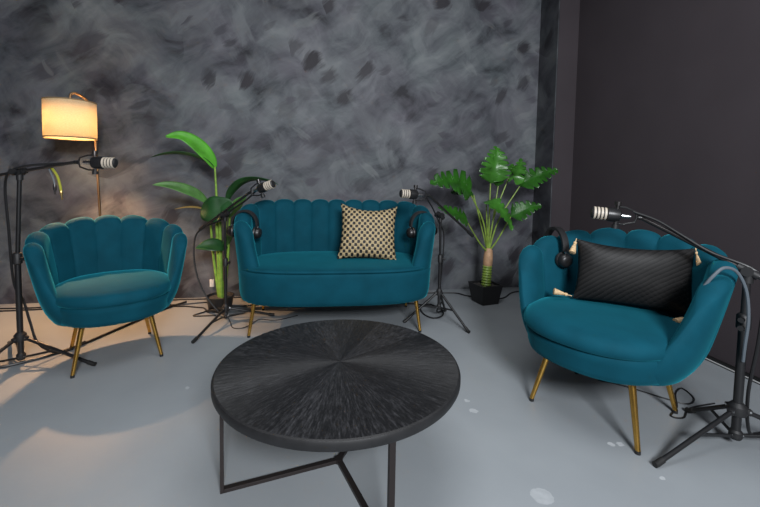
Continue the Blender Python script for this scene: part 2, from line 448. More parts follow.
def shell_seat(name, label, cat, group, P):
    """Channel-backed shell seat.  Local -Y is the front."""
    root = thing(name, label, cat, (0, 0, 0), 0, group)
    f, half = plan_table(P['a'], P['b'], P['n'])
    nl, z0, zb = P['lobes'], P['z0'], P['zback']
    U = P['reach']*half                       # arc reach of the arms at the top
    lw = 2*U/nl
    PER = 14
    cols = nl*PER
    thick, flare = P['thick'], P['flare']
    rows = []
    for i in range(cols+1):
        u = -U+2*U*i/cols
        loc = (i % PER)/PER if i < cols else 1.
        sl = 2*loc-1                           # -1..1 across a lobe
        puff = math.sqrt(max(0., 1-min(1, abs(sl)*.985)**2.0))
        t = abs(u)/U
        env = zb-(zb-P['zarm'])*(max(0, t-P['flat'])/(1-P['flat']))**P['pw']
        lob_i = min(nl-1, i//PER)
        e = 1.
        endd = U-abs(u)
        if endd < P['endr']: e = math.sqrt(max(0., 1-(1-endd/P['endr'])**2))
        ztop = env-P['drop']*(1-puff)-(1-e)*P['enddrop']
        h_in, h_out = thick*(.74+.26*puff)*max(e, .06), thick*.62*(.86+.14*puff)*max(e, .06)
        prof = []
        NV = 13
        for j in range(NV):                    # inner face upward
            prof.append(('i', j/(NV-1)))
        for j in range(1, 8):                  # roll over the top
            prof.append(('t', j/8))
        for j in range(NV+3):                  # outer face downward
            prof.append(('o', 1-j/(NV+2)))
        rowp = []
        rt = (h_in+h_out)/2
        zin0 = P['zin']
        for kind, v in prof:
            if kind == 'i': z = zin0+(ztop-rt*1.0-zin0)*v; off = -h_in*(.55+.45*min(1, v*2.2))
            elif kind == 'o': z = z0+(ztop-rt*1.0-z0)*v; off = h_out
            else:
                a_ = PI*v; z = ztop-rt+rt*math.sin(a_); off = (h_out-h_in)/2-rt*math.cos(a_)
            zf = (z-z0)/(zb-z0)
            lean = 1+P['lean']*(1-min(1, zf/.62)) if zf < .62 else 1.
            lean = 1+P['lean']*max(0., 1-zf/.75)**1.3
            uu = u*(1+(lean-1)*t**3)
            x, y, nx, ny = f(uu)
            fl = flare*max(0., zf)**.8 - P['tuck']*max(0., 1-zf/.25)**2
            back = P['recline']*max(0., zf)*(1-t)
            rowp.append(Vector((x+nx*(off+fl), y+ny*(off+fl)+back, z)))
        rows.append(rowp)
    mb = MB(); vs = mb.grid(rows)
    nv = len(rows[0])
    for base in (0, cols*nv):                  # close the arm ends
        lo, hi = 0, nv-1
        while hi-lo > 1:
            q = [vs[base+lo], vs[base+lo+1], vs[base+hi-1], vs[base+hi]] if hi-lo > 2 else [vs[base+lo], vs[base+lo+1], vs[base+hi]]
            try: mb.bm.faces.new(q)
            except ValueError: pass
            lo += 1; hi -= 1
    mb.build('backrest', M['velvet'], root, angle=55)
    # upholstered base below the cushion
    zs = P['zseam']
    r0 = P['tuck']
    q_ = P.get('round', 1.)
    lev = [(1-.20*q_, z0+.006), (1-.10*q_, z0), (1-.055*q_, z0+.008), (1-.032*q_, z0+.03), (1-.015*q_, z0+.07), (1.0, zs-.03), (1.0, zs-.012), (.992, zs-.004), (.975, zs)]
    superdisc(P['ba'], P['bb'], P['bn'], P['byo'], lev).build('base', M['velvet'], root, angle=60)
    zt = P['zseat']
    hh = zt-zs
    lev = [(.955, zs-.001), (.982, zs+.003), (1.0, zs+hh*.16), (1.006, zs+hh*.34), (.998, zs+hh*.55), (.965, zs+hh*.75), (.90, zs+hh*.87), (.78, zs+hh*.95), (.55, zs+hh), (.25, zs+hh*1.03), (.02, zs+hh*1.04)]
    superdisc(P['ca'], P['cb'], P['bn'], P['cyo'], lev).build('seat_cushion', M['velvet'], root, angle=80)
    lx, ly = P['leg']
    for sx in (-1, 1):
        for sy in (-1, 1):
            top = Vector((sx*(lx-P['splay']), sy*(ly-P['splay'])+P['legyo'], z0+.012)); ft = Vector((sx*lx, sy*ly+P['legyo'], .012))
            lg = MB().tube([top, ft], (.0145, .0095), 14).build('leg', M['brass'], root)
            MB().tube([ft+(ft-top).normalized()*-.002, Vector((ft.x, ft.y, 0))], .0102, 12).build('foot_cap', M['foot'], lg)
    return root

CH = dict(a=.285, b=.285, n=2.25, lobes=9, z0=.274, zin=.34, zback=.805, zarm=.672, flat=.10, pw=1.6, reach=.59, thick=.054, flare=.118, tuck=.02,
          endr=.060, enddrop=.060, drop=.042, lean=.34, recline=.0, zseam=.385, zseat=.462, ba=.300, bb=.320, bn=2.25, byo=-.03, ca=.302, cb=.322, cyo=-.045,
          leg=(.215, .215), splay=.055, legyo=0.)
chair = shell_seat('armchair', 'teal velvet scallop-back armchair beside the lit floor lamp', 'armchair', 'teal scallop-back armchairs', CH)
chair.location = (-1.125, 2.457, 0); chair.rotation_euler.z = math.radians(29)
chair2 = copy_tree(chair)
chair2.location = (1.343, 1.56, 0); chair2.rotation_euler.z = math.radians(-62)
chair.scale = (.94, .94, .97); chair2.scale = (1.04, 1.04, 1.0)
chair2['label'] = 'teal velvet scallop-back armchair holding the black pleated cushion with tassels'

SF = dict(a=.607, b=.300, n=3.2, lobes=15, z0=.225, zin=.30, zback=.870, zarm=.70, flat=.45, pw=1.8, reach=.645, thick=.068, flare=.072, tuck=.03,
          endr=.055, enddrop=.05, drop=.033, lean=.12, recline=.02, zseam=.436, zseat=.464, ba=.665, bb=.360, bn=3.3, byo=-.02, ca=.645, cb=.347, cyo=-.03,
          round=.55, leg=(.568, .262), splay=.03, legyo=0.)
sofa = shell_seat('sofa', 'two-seat teal velvet scallop-back sofa against the plaster wall', 'sofa', None, SF)
sofa.location = (.182, 2.82, 0); sofa.rotation_euler.z = math.radians(-3)

# ------------------------------------------------------------------ coffee table
tb = thing('coffee_table', 'round black sunburst coffee table on crossed dark metal legs', 'coffee table', (.104, 1.388, 0))
R, ZT = .432, .38
V3 = lambda *a: Vector(a)
tt = MB().lathe([(0, ZT-.034), (R-.010, ZT-.034), (R-.003, ZT-.031), (R, ZT-.025), (R, ZT-.008), (R-.0025, ZT-.0025), (R-.008, ZT-.0004)], n=128, cap=False)
tt.build('tabletop', M['table_edge'], tb, angle=35)
MB().lathe([(R-.008, ZT-.0004), (0, ZT)], n=128, cap=False).build('veneer', M['sunburst'], tb.children[0], smooth=True)
dirs = [Vector((math.cos(math.radians(a)), math.sin(math.radians(a)), 0)) for a in (-168.2, -73.0, 60.0)]
for k, d in enumerate(dirs):
    p = d*.400
    q = Matrix((d, V3(-d.y, d.x, 0), V3(0, 0, 1))).transposed()
    MB().box(p+V3(0, 0, (ZT-.034)/2), (.012, .019, ZT-.034), q, .001).build('leg', M['steel'], tb, smooth=False)
    MB().bar(d*.006+V3(0, 0, .0065), d*.394+V3(0, 0, .0065), .019, .013+.0004*k, .001).build('floor_bar', M['steel'], tb, smooth=False)
MB().lathe([(0, 0), (.016, 0), (.016, .0145), (0, .0145)], n=20, cap=False).build('bar_joint', M['steel'], tb, angle=30)

# ------------------------------------------------------------------ stands, microphones
def V(*a): return Vector(a)
def mic_stand(label, base, feet, hub_z, bottom_z, top_z, r, clutch, tail, front, boom_r=.0085, upper_r=None, rlow=None, sleeve=None, kd=1):
    base = Vector(base); o = thing('microphone_stand', label, 'microphone stand', base, 0, 'tripod microphone stands')
    L = lambda p: Vector(p)-base
    upper_r = upper_r or r*.72
    mid = sleeve or bottom_z+.55*(top_z-bottom_z)
    MB().tube([(0, 0, bottom_z), (0, 0, mid)], rlow or r, 16).build('lower_tube', M['black'], o)
    MB().tube([(0, 0, mid-.02), L(clutch)+V(0, 0, -.01)], upper_r, 14).build('upper_tube', M['black'], o)
    MB().lathe([(r*1.05, mid-.035), (r*1.5, mid-.03), (r*1.5, mid+.02), (r*1.1, mid+.028), (upper_r, mid+.03)], n=18).build('height_collar', M['black_matt'], o)
    for dz in ((-.004,) if kd > 0 else (.012, -.020)):
        MB().tube([(0, 0, mid+dz), (kd*r*2.2, -r*1.2, mid+dz)], .005, 10).tube([(kd*r*2.0, -r*1.1, mid+dz), (kd*r*2.9, -r*1.5, mid+dz)], .010, 12).build('height_knob', M['black_matt'], o)
    hub = MB().lathe([(r*1.05, hub_z-.022), (r*1.9, hub_z-.018), (r*2.05, hub_z), (r*1.9, hub_z+.016), (r*1.15, hub_z+.03)], n=18)
    low = MB().lathe([(r*.4, bottom_z-.012), (r*1.1, bottom_z-.010), (r*1.45, bottom_z), (r*1.45, bottom_z+.02), (r*1.05, bottom_z+.028)], n=16)
    for ft in feet:
        p = L(ft); d = V(p.x, p.y, 0).normalized()
        a = d*r*2.0+V(0, 0, hub_z-.004); b = V(p.x, p.y, .012)
        hub.bar(d*r*1.2+V(0, 0, hub_z), d*r*2.9+V(0, 0, hub_z-.006), r*1.3, .024, .003)
        leg = MB().tube([a, b], .0088, 12).build('leg', M['black'], o)
        MB().tube([b+(a-b).normalized()*.03, b, V(p.x, p.y, .011)+d*.012], .0112, 12).build('rubber_foot', M['foot'], leg)
        q = a+(b-a)*.46
        MB().bar(d*r*1.3+V(0, 0, bottom_z+.006), q, .007, .011, .001).build('brace', M['black'], o, smooth=False)
    hb = hub.build('leg_hub', M['black_matt'], o, angle=24); lc = low.build('brace_collar', M['black_matt'], o, angle=24)
    for ft in feet:
        p = L(ft); d = V(p.x, p.y, 0).normalized(); e = V(-d.y, d.x, 0)
        for nm_, q_, w_, rr_, pa_ in (('rivet', d*r*2.45+V(0, 0, hub_z), r*.65+.0022, .0042, hb), ('rivet', d*r*1.35+V(0, 0, bottom_z+.008), .007, .0035, lc)):
            MB().tube([q_-e*w_, q_+e*w_], rr_, 10).build(nm_, M['chrome'], pa_)
    t, f, c = L(tail), L(front), L(clutch)
    u = (f-t).normalized(); side = u.cross(V(0, 0, 1)).normalized()
    MB().tube([t, f], boom_r, 12).build('boom_arm', M['boom'], o)
    ck = MB().tube([c+V(0, 0, -.045), c+V(0, 0, -.012)], upper_r*1.5, 14).tube([c-side*.022, c+side*.022], .019, 16).tube([c-u*.035, c+u*.035], boom_r*1.75, 14)
    ck.build('boom_clutch', M['black_matt'], o)
    MB().tube([c+side*.018, c+side*.036], .008, 10).tube([c+side*.034, c+side*.052], .015, 8).build('clutch_knob', M['black_matt'], o)
    MB().tube([t-u*.002, t+u*.06], boom_r*1.5, 12).build('tail_sleeve', M['black_matt'], o)
    return o

def microphone(label, mount, axis, up=(0, 0, 1), rib='cream', s=1.13):
    """Short broadcast microphone in a swivel yoke; mount = the yoke's thread, axis = where the grille points."""
    mount = Vector(mount); ax = Vector(axis).normalized()
    o = thing('microphone', label, 'microphone', mount, 0, 'broadcast microphones')
    w = Vector(up); w = (w-ax*w.dot(ax)).normalized(); sd = ax.cross(w)
    c = ax*.060*s
    MB().lathe([(0, -.016*s), (.016*s, -.016*s), (.026*s, -.009*s), (.0285*s, .004*s), (.0295*s, .018*s), (.0295*s, .034*s), (.024*s, .036*s)], c, ax, 24).build('body', M['black'], o)
    g = MB().lathe([(.0235*s, .034*s), (.0235*s, .088*s), (.018*s, .094*s), (0, .096*s)], c, ax, 24).build('grille', M['black_matt'], o)
    for k in range(4):
        z = (.038+.0132*k)*s
        MB().lathe([(.0235*s, z), (.0262*s, z+.0012), (.0262*s, z+.0076*s), (.0235*s, z+.009*s)], c, ax, 24, cap=False).build('rib', M[rib], g)
    MB().lathe([(0, -.050*s), (.0085*s, -.050*s), (.0095*s, -.040*s), (.0095*s, -.017*s), (.006*s, -.015*s)], c, ax, 16).build('connector', M['chrome'], o)
    y = MB()
    P0 = V(0, 0, 0)
    y.tube([c+w*.035*s, c+w*.035*s-ax*.028*s, c+w*.022*s-ax*.066*s, c-ax*.072*s, c-w*.022*s-ax*.066*s, c-w*.035*s-ax*.028*s, c-w*.035*s], .0042*s, 8)
    y.tube([c-ax*.076*s, c-ax*.060*s-ax*.030*s], .009*s, 12)
    y.build('yoke', M['black'], o)
    for k in (-1, 1):
        MB().tube([c+w*k*.026*s, c+w*k*.041*s], .0075*s, 10).tube([c+w*k*.040*s, c+w*k*.056*s], .0125*s, 14).build('pivot_knob', M['black_matt'] if k < 0 else M['boom'], o)
    return o

def yoke_front(mount, axis, s=1.13): return Vector(mount)-Vector(axis).normalized()*.028*s

# left stand (beside the left armchair)
axL = Vector((1, -.05, .0)).normalized(); mL = Vector((-1.104, 2.334, 1.106))-axL*.115
mic_stand('black tripod microphone stand left of the armchair beside the floor lamp', (-1.56, 2.38, 0),
          [(-1.168, 2.303, 0), (-1.672, 2.03, 0), (-1.80, 2.66, 0)], .150, .035, 1.04, .0142, (-1.53, 2.371, 1.050),
          Vector((-1.53, 2.371, 1.050))-(yoke_front(mL, axL)-Vector((-1.53, 2.371, 1.050))).normalized()*.36, yoke_front(mL, axL))
microphone('black microphone with pale ribs pointing right in front of the floor lamp pole', mL, axL)
# stand left of the sofa
axS = Vector((.155, -.085, .062)).normalized(); mS = Vector((-.335, 2.723, .968))-axS*.075
mic_stand('black tripod microphone stand in front of the tall potted plant, left of the sofa', (-.607, 2.905, 0),
          [(-.721, 2.544, 0), (-.285, 2.965, 0), (-.775, 3.10, 0)], .098, .035, .76, .0115, (-.604, 2.885, .771),
          (-.80, 3.00, .655), yoke_front(mS, axS))
microphone('black microphone with pale ribs tilted upward above the left end of the sofa', mS, axS)
# stand right of the sofa
axR = Vector((-.19, -.02, .012)).normalized(); mR = Vector((.690, 2.55, .943))-axR*.062
mic_stand('black tripod microphone stand between the sofa and the plant in the square pot', (.928, 2.71, 0),
          [(.673, 2.707, 0), (1.06, 2.472, 0), (1.045, 2.90, 0)], .215, .10, .775, .0115, (.905, 2.66, .790),
          (1.185, 2.735, .630), yoke_front(mR, axR))
microphone('black microphone with pale ribs pointing left beyond the right end of the sofa', mR, axR)
# right stand
axK = Vector((-.135, .075, .012)).normalized(); mK = Vector((1.408, 1.594, .896))-axK*.06
bK = (1.675, 1.235, 0)
cK = Vector((1.676, 1.234, .712)); fK = yoke_front(mK, axK)
mic_stand('black tripod microphone stand at the far right of the picture, by the skirting', bK,
          [(1.265, 1.186, 0), (1.705, 1.455, 0), (2.06, 1.03, 0)], .155, .045, .735, .0155, cK,
          cK-(fK-cK).normalized()*.42, fK, boom_r=.0095, upper_r=.0125, sleeve=.515, kd=-1)
microphone('black microphone with pale ribs reaching over the armchair with the black cushion', mK, axK)

# ------------------------------------------------------------------ headphones
def headphones(label, c, across, tilt=0., s=1.0, drop=0.):
    """c = crown of the band; across = direction between the two cups (the near cup lies on +across)."""
    c = Vector(c); x = Vector(across); x.z = 0; x.normalize(); yv = V(0, 0, 1).cross(x)
    o = thing('headphones', label, 'headphones', c, 0, 'over-ear headphones')
    rx, rz = .078*s, .088*s
    T = Matrix.Rotation(tilt, 3, yv) 
    def W(a, b, d): return T @ (x*a+yv*b+V(0, 0, d))
    arc = [(-rx*math.cos(t), -rz+rz*math.sin(t)) for t in [PI*k/20 for k in range(21)]]
    rows = []
    mb = MB()
    for i, (a, z) in enumerate(arc):
        t = PI*i/20
        nx_, nz_ = -math.cos(t), math.sin(t)
        rows.append([W(a+nx_*q*.007, b, z+nz_*q*.007) for q, b in ((-1, -.017), (1, -.017), (1.15, 0), (1, .017), (-1, .017), (-1.15, 0))])
    vs = mb.grid(rows, close_v=True); mb.bm.faces.new(vs[:6]); mb.bm.faces.new(list(reversed(vs[-6:])))
    mb.build('headband', M['pad'], o, angle=50)
    for k in (-1, 1):
        base = V(0, 0, 0)
        sl = MB()
        sl.bm.verts.ensure_lookup_table()
        a0, z0_ = k*rx, -rz
        pts = [W(a0, 0, z0_+.012), W(a0+k*.003, 0, z0_-.018)]
        sl.tube(pts, .0065, 10).build('slider', M['chrome'], o)
        cz = z0_-.048
        cc = W(k*(rx+.004), 0, cz); axn = (T @ x)*k
        cup = MB().lathe([(0, .026), (.018, .026), (.030, .021), (.037, .010), (.039, -.004), (.034, -.008)], cc, axn, 26).build('ear_cup', M['black'], o)
        MB().lathe([(.033, -.008), (.041, -.010), (.044, -.018), (.040, -.027), (.028, -.028), (.022, -.018), (0, -.016)], cc, axn, 26).build('ear_cushion', M['pad'], cup)
        MB().lathe([(.011, .0262), (.011, .0275), (0, .0275)], cc, axn, 20).build('cup_badge', M['boom'], cup)
    return o

# ------------------------------------------------------------------ cushions
def pillow(name, label, cat, bl, br, tl, w, h, t, m, pinch=.10, sag=0.):
    bl, br, tl = Vector(bl), Vector(br), Vector(tl)
    x = (br-bl).normalized(); y0 = tl-bl; n = x.cross(y0).normalized(); y = n.cross(x)
    o = thing(name, label, cat)
    o.matrix_world = Matrix.Translation(bl+x*w/2+y*h/2) @ Matrix((x, y, n)).transposed().to_4x4()
    NX = 36; mb = MB(); rows = {1: [], -1: []}
    for s in (1, -1):
        for i in range(NX+1):
            r = []
            for j in range(NX+1):
                a, b = 2*i/NX-1, 2*j/NX-1
                px = a*(1-pinch*(1-b*b)*abs(a)**3); py = b*(1-pinch*(1-a*a)*abs(b)**3)
                d = ((1-abs(a)**2.6)*(1-abs(b)**2.6))**.55
                z = s*t/2*d
                r.append(V(px*w/2, py*h/2-sag*(1-a*a)*max(0, b)*h, z))
            rows[s].append(r)
    mb.grid(rows[1]); mb.grid(rows[-1])
    b = mb.build('cover', m, o, merge=.0004, angle=70)
    return o, b

pg, _ = pillow('throw_pillow', 'square gold and black lattice cushion leaning on the sofa back', 'cushion',
               (.180, 2.755, .472), (.58, 2.722, .452), (.235, 2.895, .85), .425, .415, .14, M['weave'], pinch=.09, sag=.07)
pk, _ = pillow('lumbar_pillow', 'black pleated oblong cushion with beige corner tassels on the armchair', 'cushion',
               (1.27, 1.70, .475), (1.60, 1.43, .475), (1.335, 1.775, .76), .48, .30, .14, M['pleat'], pinch=.06, sag=.06)
for (cx, cy, dx, dy, dz) in ((-.24, .15, -.18, -1.0, .35), (-.245, -.14, -1.0, .10, .35), (.24, .15, .15, -1.0, .45), (.225, -.15, -.8, -.50, .55)):
    d = V(dx, dy, dz).normalized(); p = V(cx, cy, .0); q = p+d*.022
    t_ = MB().lathe([(.0025, 0), (.0025, .020), (.0075, .022), (.0085, .030), (.006, .035), (.008, .040), (.0135, .065), (.0165, .085), (.010, .087), (0, .087)], p, d, 14)
    tl_ = t_.build('tassel', M['tassel'], pk); tl_['label'] = 'beige corner tassel'
    MB().lathe([(.0062, .0345), (.0075, .036), (.0062, .0385)], p, d, 12, cap=False).build('tassel_tie', M['gold'], tl_)

# ------------------------------------------------------------------ floor lamp
LX, LY = -1.676, 3.10
lp = thing('floor_lamp', 'tall bronze floor lamp with a lit cream drum shade', 'lamp', (-1.52, 3.19, 0))
o_ = Vector((-1.52, 3.19, 0))
MB().lathe([(0, 0), (.135, 0), (.14, .004), (.138, .016), (.05, .022), (.014, .03), (0, .03)], n=36, cap=False).build('base', M['bronze'], lp)
MB().tube([V(-1.52, 3.19, .02)-o_, V(-1.555, 3.20, .85)-o_, V(-1.575, 3.205, 1.36)-o_, V(-1.585, 3.195, 1.50)-o_, V(-1.605, 3.165, 1.575)-o_, V(-1.645, 3.12, 1.608)-o_, V(-1.670, 3.103, 1.600)-o_, V(LX, LY, 1.56)-o_], .0085, 12, smooth=8).build('pole', M['bronze'], lp)
SR, Z0, Z1 = .152, 1.292, 1.545
T = Matrix.Translation(V(LX, LY, 0)-o_)
shade = MB().lathe([(SR, Z0), (SR, Z1)], n=64, cap=False).build('lamp_shade', M['shade'], lp)
shade.location = V(LX, LY, 0)-o_
md = shade.modifiers.new('thickness', 'SOLIDIFY'); md.thickness = .002
for z in (Z0, Z1):
    MB().lathe([(SR-.003, z-.004), (SR+.002, z-.004), (SR+.002, z+.004), (SR-.003, z+.004), (SR-.003, z-.004)], n=64, cap=False).build('rim', M['shade_trim'], shade)
sp = MB()
for k in range(3):
    a = 2*PI*k/3; sp.tube([(0, 0, Z1-.02), (SR*math.cos(a), SR*math.sin(a), Z1-.006)], .0025, 6)
sp.tube([(0, 0, Z1+.02), (0, 0, Z1-.06)], .006, 10); sp.tube([(0, 0, Z1-.055), (0, 0, Z1-.10)], .017, 14)
sp.build('shade_spider', M['bronze'], shade)
MB().lathe([(0, -.062), (.016, -.059), (.027, -.046), (.030, -.030), (.026, -.014), (.015, .002), (.013, .012), (0, .012)], (0, 0, Z1-.11), n=20, cap=False).build('bulb', M['bulb'], shade)

# ------------------------------------------------------------------ plants
def leaf_mesh(pts, width, up, prof, fold=.25, slits=0, slit_depth=.0, nv=9, nu=40, wave=0., twist=0.):
    """Leaf blade along a spine: prof(t) 0..1 gives the half-width; fold lifts the margins; slits cut lobes."""
    P = catmull([Vector(p) for p in pts], 12)
    acc = [0]
    for a, b in zip(P, P[1:]): acc.append(acc[-1]+(b-a).length)
    def at(t):
        s = t*acc[-1]
        for i in range(1, len(acc)):
            if acc[i] >= s: break
        k = (s-acc[i-1])/max(1e-9, acc[i]-acc[i-1]); return P[i-1].lerp(P[i], k)
    up = Vector(up).normalized(); rows = []
    for i in range(nu+1):
        t = i/nu; c = at(t); tg = (at(min(1, t+.02))-at(max(0, t-.02))).normalized()
        u = (up-tg*up.dot(tg)).normalized(); sd = tg.cross(u)
        if twist: 
            Rm = Matrix.Rotation(twist*(t-.3), 3, tg); u = Rm @ u; sd = Rm @ sd
        r = []
        for j in range(nv):
            a = 2*j/(nv-1)-1
            w = width*prof(t)
            if slits:
                ph = (t*slits + abs(a)*.0) % 1.0
                w *= 1-slit_depth*(max(0., math.cos(2*PI*ph))**1.3)*abs(a)**.8
                fwd_ = .34*width*abs(a)*prof(t)
            else: fwd_ = 0
            r.append(c+sd*(a*w)+u*(abs(a)*w*fold+wave*width*math.sin(t*17+a*2)*abs(a))+tg*fwd_)
        rows.append(r)
    return rows
def leaf(parent, origin, pts, width, up, prof, m, **k):
    o = Vector(origin)
    mb = MB(); mb.grid([[p-o for p in r] for r in leaf_mesh(pts, width, up, prof, **k)])
    return mb.build('leaf', m, parent, solid=.0016, angle=80)
lance = lambda t: (math.sin(PI*min(1, t)**.85)**.8)*(1 if t < .999 else 0)+.002
oval = lambda t: math.sqrt(max(0., 1-(2*t-1)**2))*(1.04-.15*t)+.002
heart = lambda t: (max(0., 1-t)**.62)*min(1, .35+t*5)+.004

# tall banana-like plant behind the left sofa end
bo = V(-.70, 3.16, 0)
bp_ = thing('potted_plant', 'tall broad-leaved plant in a low black pot left of the sofa', 'plant', bo)
MB().lathe([(0, 0), (.075, 0), (.085, .01), (.10, .105), (.105, .115), (.098, .115), (.09, .10), (.0, .098)], n=28, cap=False).build('pot', M['pot'], bp_)
MB().lathe([(.090, .099), (.05, .103), (0, .106)], n=24, cap=False).build('soil', M['soil'], bp_)
tops = []
def bstem(p0, p1, r0, r1, mid=(0, 0, 0), m='stem_bright'):
    a, b = Vector(p0)-bo, Vector(p1)-bo
    MB().tube([a, (a+b)/2+Vector(mid), b], (r0, r1), 10, smooth=6).build('stem', M[m], bp_)
bstem((-.700, 3.15, .10), (-.715, 3.12, .74), .014, .010)
bstem((-.685, 3.14, .10), (-.688, 3.10, .84), .015, .009)
bstem((-.690, 3.17, .10), (-.726, 3.13, 1.115), .016, .0065)
bstem((-.712, 3.17, .10), (-.765, 3.12, .84), .011, .007, (-.01, 0, 0))
bstem((-.675, 3.15, .10), (-.615, 3.10, .75), .014, .007, (.01, 0, 0))
bstem((-.665, 3.16, .10), (-.640, 3.12, .86), .012, .006, (.0, 0, 0), 'stem')
bl_ = lambda *a, **k: leaf(bp_, bo, *a, **k)
bl_([(-.726, 3.13, 1.105), (-.765, 3.10, 1.185), (-.845, 3.06, 1.275), (-.93, 3.02, 1.325), (-1.02, 2.99, 1.315)], .062, (.35, -.75, .6), lambda t: lance(min(1, t*.93+.04)), M['leaf_bright'], fold=.22)
bl_([(-.726, 3.13, 1.105), (-.81, 3.08, 1.165), (-.93, 3.04, 1.195), (-1.04, 3.02, 1.19), (-1.13, 3.0, 1.165)], .040, (0, .25, 1), lance, M['leaf_dark'], fold=.30)
bl_([(-.765, 3.12, .83), (-.84, 3.06, .905), (-.94, 3.00, .955), (-1.02, 2.96, .975), (-1.09, 2.93, .975)], .046, (.25, -.72, .65), lance, M['leaf_mid'], fold=.25)
bl_([(-.725, 3.10, .73), (-.69, 3.02, .765), (-.655, 2.98, .79), (-.56, 2.97, .83)], .085, (.10, -1, .55), oval, M['leaf_dark'], fold=.12)
bl_([(-.80, 3.03, .800), (-.73, 2.99, .800), (-.65, 2.985, .810), (-.565, 2.985, .845)], .098, (.0, -1, .25), oval, M['leaf_dark'], fold=.12)
bl_([(-.645, 3.12, .84), (-.60, 3.08, .925), (-.52, 3.04, .995), (-.42, 3.00, 1.02), (-.30, 2.96, 1.01), (-.24, 2.94, .985)], .040, (.1, .45, 1), lance, M['leaf_dark'], fold=.30)
bl_([(-.615, 3.10, .73), (-.58, 3.04, .80), (-.53, 3.00, .86), (-.47, 2.97, .90)], .045, (.6, -.8, .2), lance, M['leaf_mid'], fold=.2)
bl_([(-.74, 3.12, .755), (-.82, 3.08, .80), (-.90, 3.05, .81), (-.98, 3.02, .80)], .016, (0, -.4, 1), lance, M['leaf_dry'], fold=.3)
bl_([(-.63, 3.10, .50), (-.69, 3.05, .525), (-.76, 3.02, .53), (-.835, 3.0, .515)], .058, (0, -.8, .75), lance, M['leaf_dark'], fold=.2)
bl_([(-.66, 3.12, .50), (-.63, 3.08, .56), (-.60, 3.06, .60), (-.57, 3.05, .625)], .028, (.5, -.8, .2), lance, M['leaf_mid'], fold=.2)

# split-leaf plant in a square pot
mo = V(1.468, 3.09, 0)
mp_ = thing('potted_plant', 'split-leaf green plant in a square black pot near the corner', 'plant', mo, math.radians(0))
A_ = math.radians(-49)
Rz = Matrix.Rotation(math.radians(12), 3, 'Z')
rows = []
for w, z in ((.155, 0), (.160, .01), (.205, .158), (.208, .165), (.192, .165), (.186, .145)):
    r = []
    for sx, sy in ((-1, -1), (1, -1), (1, 1), (-1, 1)):
        r.append(Rz @ V(sx*w/2, sy*w/2, z))
    rows.append(r)
mb = MB(); vs = mb.grid(rows, close_v=True); mb.bm.faces.new(vs[:4]); mb.build('pot', M['pot'], mp_, smooth=False)
mb = MB(); g = [[Rz @ V(-.09+.18*i/14, -.09+.18*j/14, .146+random.uniform(-.003, .006)) for j in range(15)] for i in range(15)]
mb.grid(g); mb.build('soil', M['soil'], mp_)
prof = []
for k in range(46):
    t = k/45; prof.append((.039+.007*math.sin(t*9*2*PI)*.55-.002*t, .13+t*.20))
MB().lathe(prof, (0, 0, 0), (.04, -.01, 1), 20).build('trunk', M['stem'], mp_)
MB().lathe([(.036, .32), (.040, .34), (.039, .40), (.032, .455), (.020, .47)], (0, 0, 0), (.04, -.01, 1), 18).build('leaf_sheath', M['sheath'], mp_)
def mleaf(tip_stem, leafpts, width, up, m='leaf_monstera', sl=6, sd=.80, stem0=(.015, 0, .43), bend=(0, 0, 0), fold=.18):
    a = Vector(stem0); b = Vector(tip_stem)-mo
    MB().tube([a, a.lerp(b, .45)+Vector(bend), b], (.0085, .0045), 8, smooth=8).build('stem', M['stem'], mp_)
    return leaf(mp_, mo, leafpts, width, up, heart, M[m], slits=sl, slit_depth=sd, fold=fold, wave=.05, nu=120, nv=15)
mleaf((1.470, 3.06, 1.02), [(1.47, 3.055, 1.02), (1.475, 3.02, 1.10), (1.49, 3.02, 1.20), (1.505, 3.04, 1.285), (1.515, 3.06, 1.325)], .165, (0, -1, .25), sl=7, m='leaf_monstera_light')
mleaf((1.27, 2.98, .92), [(1.27, 2.98, .92), (1.19, 2.95, .985), (1.09, 2.92, 1.02), (.98, 2.90, 1.03), (.895, 2.89, 1.01)], .175, (-.10, -.72, .70), bend=(.02, 0, .05), sl=7)
mleaf((1.70, 3.00, 1.00), [(1.70, 3.00, 1.0), (1.78, 2.97, 1.055), (1.85, 2.95, 1.09), (1.92, 2.93, 1.12), (1.99, 2.92, 1.14)], .135, (-.35, -.62, .70), bend=(-.03, 0, .03), sl=7)
mleaf((1.63, 3.05, 1.08), [(1.63, 3.05, 1.08), (1.65, 2.99, 1.10), (1.665, 2.95, 1.17), (1.665, 2.94, 1.23)], .105, (.15, -.9, .3), bend=(-.03, 0, .02), sl=6, m='leaf_monstera_light')
mleaf((1.40, 2.98, .86), [(1.38, 2.98, .87), (1.42, 2.92, .865), (1.49, 2.88, .80), (1.55, 2.87, .71), (1.57, 2.86, .65)], .095, (.30, -.8, .55), sl=7, sd=.4, m='leaf_monstera_light')
mleaf((1.62, 2.98, .75), [(1.62, 2.98, .75), (1.68, 2.95, .79), (1.76, 2.93, .83), (1.85, 2.91, .845)], .105, (-.15, -.75, .65), sl=6, sd=.6, bend=(0, 0, -.02))
mleaf((1.235, 2.95, .70), [(1.235, 2.95, .70), (1.15, 2.91, .755), (1.05, 2.88, .80), (.95, 2.86, .83)], .095, (0, -.72, .70), sl=6, sd=.6, bend=(.0, 0, -.02))
mleaf((1.35, 3.12, .92), [(1.35, 3.12, .92), (1.28, 3.10, .945), (1.20, 3.08, .95), (1.13, 3.06, .93)], .10, (0, -.6, .8), sl=6, sd=.5)
mleaf((1.56, 3.10, 1.0), [(1.545, 3.1, 1.0), (1.55, 3.07, 1.05), (1.55, 3.05, 1.12)], .06, (.2, -1, .2), sl=4, sd=.2)

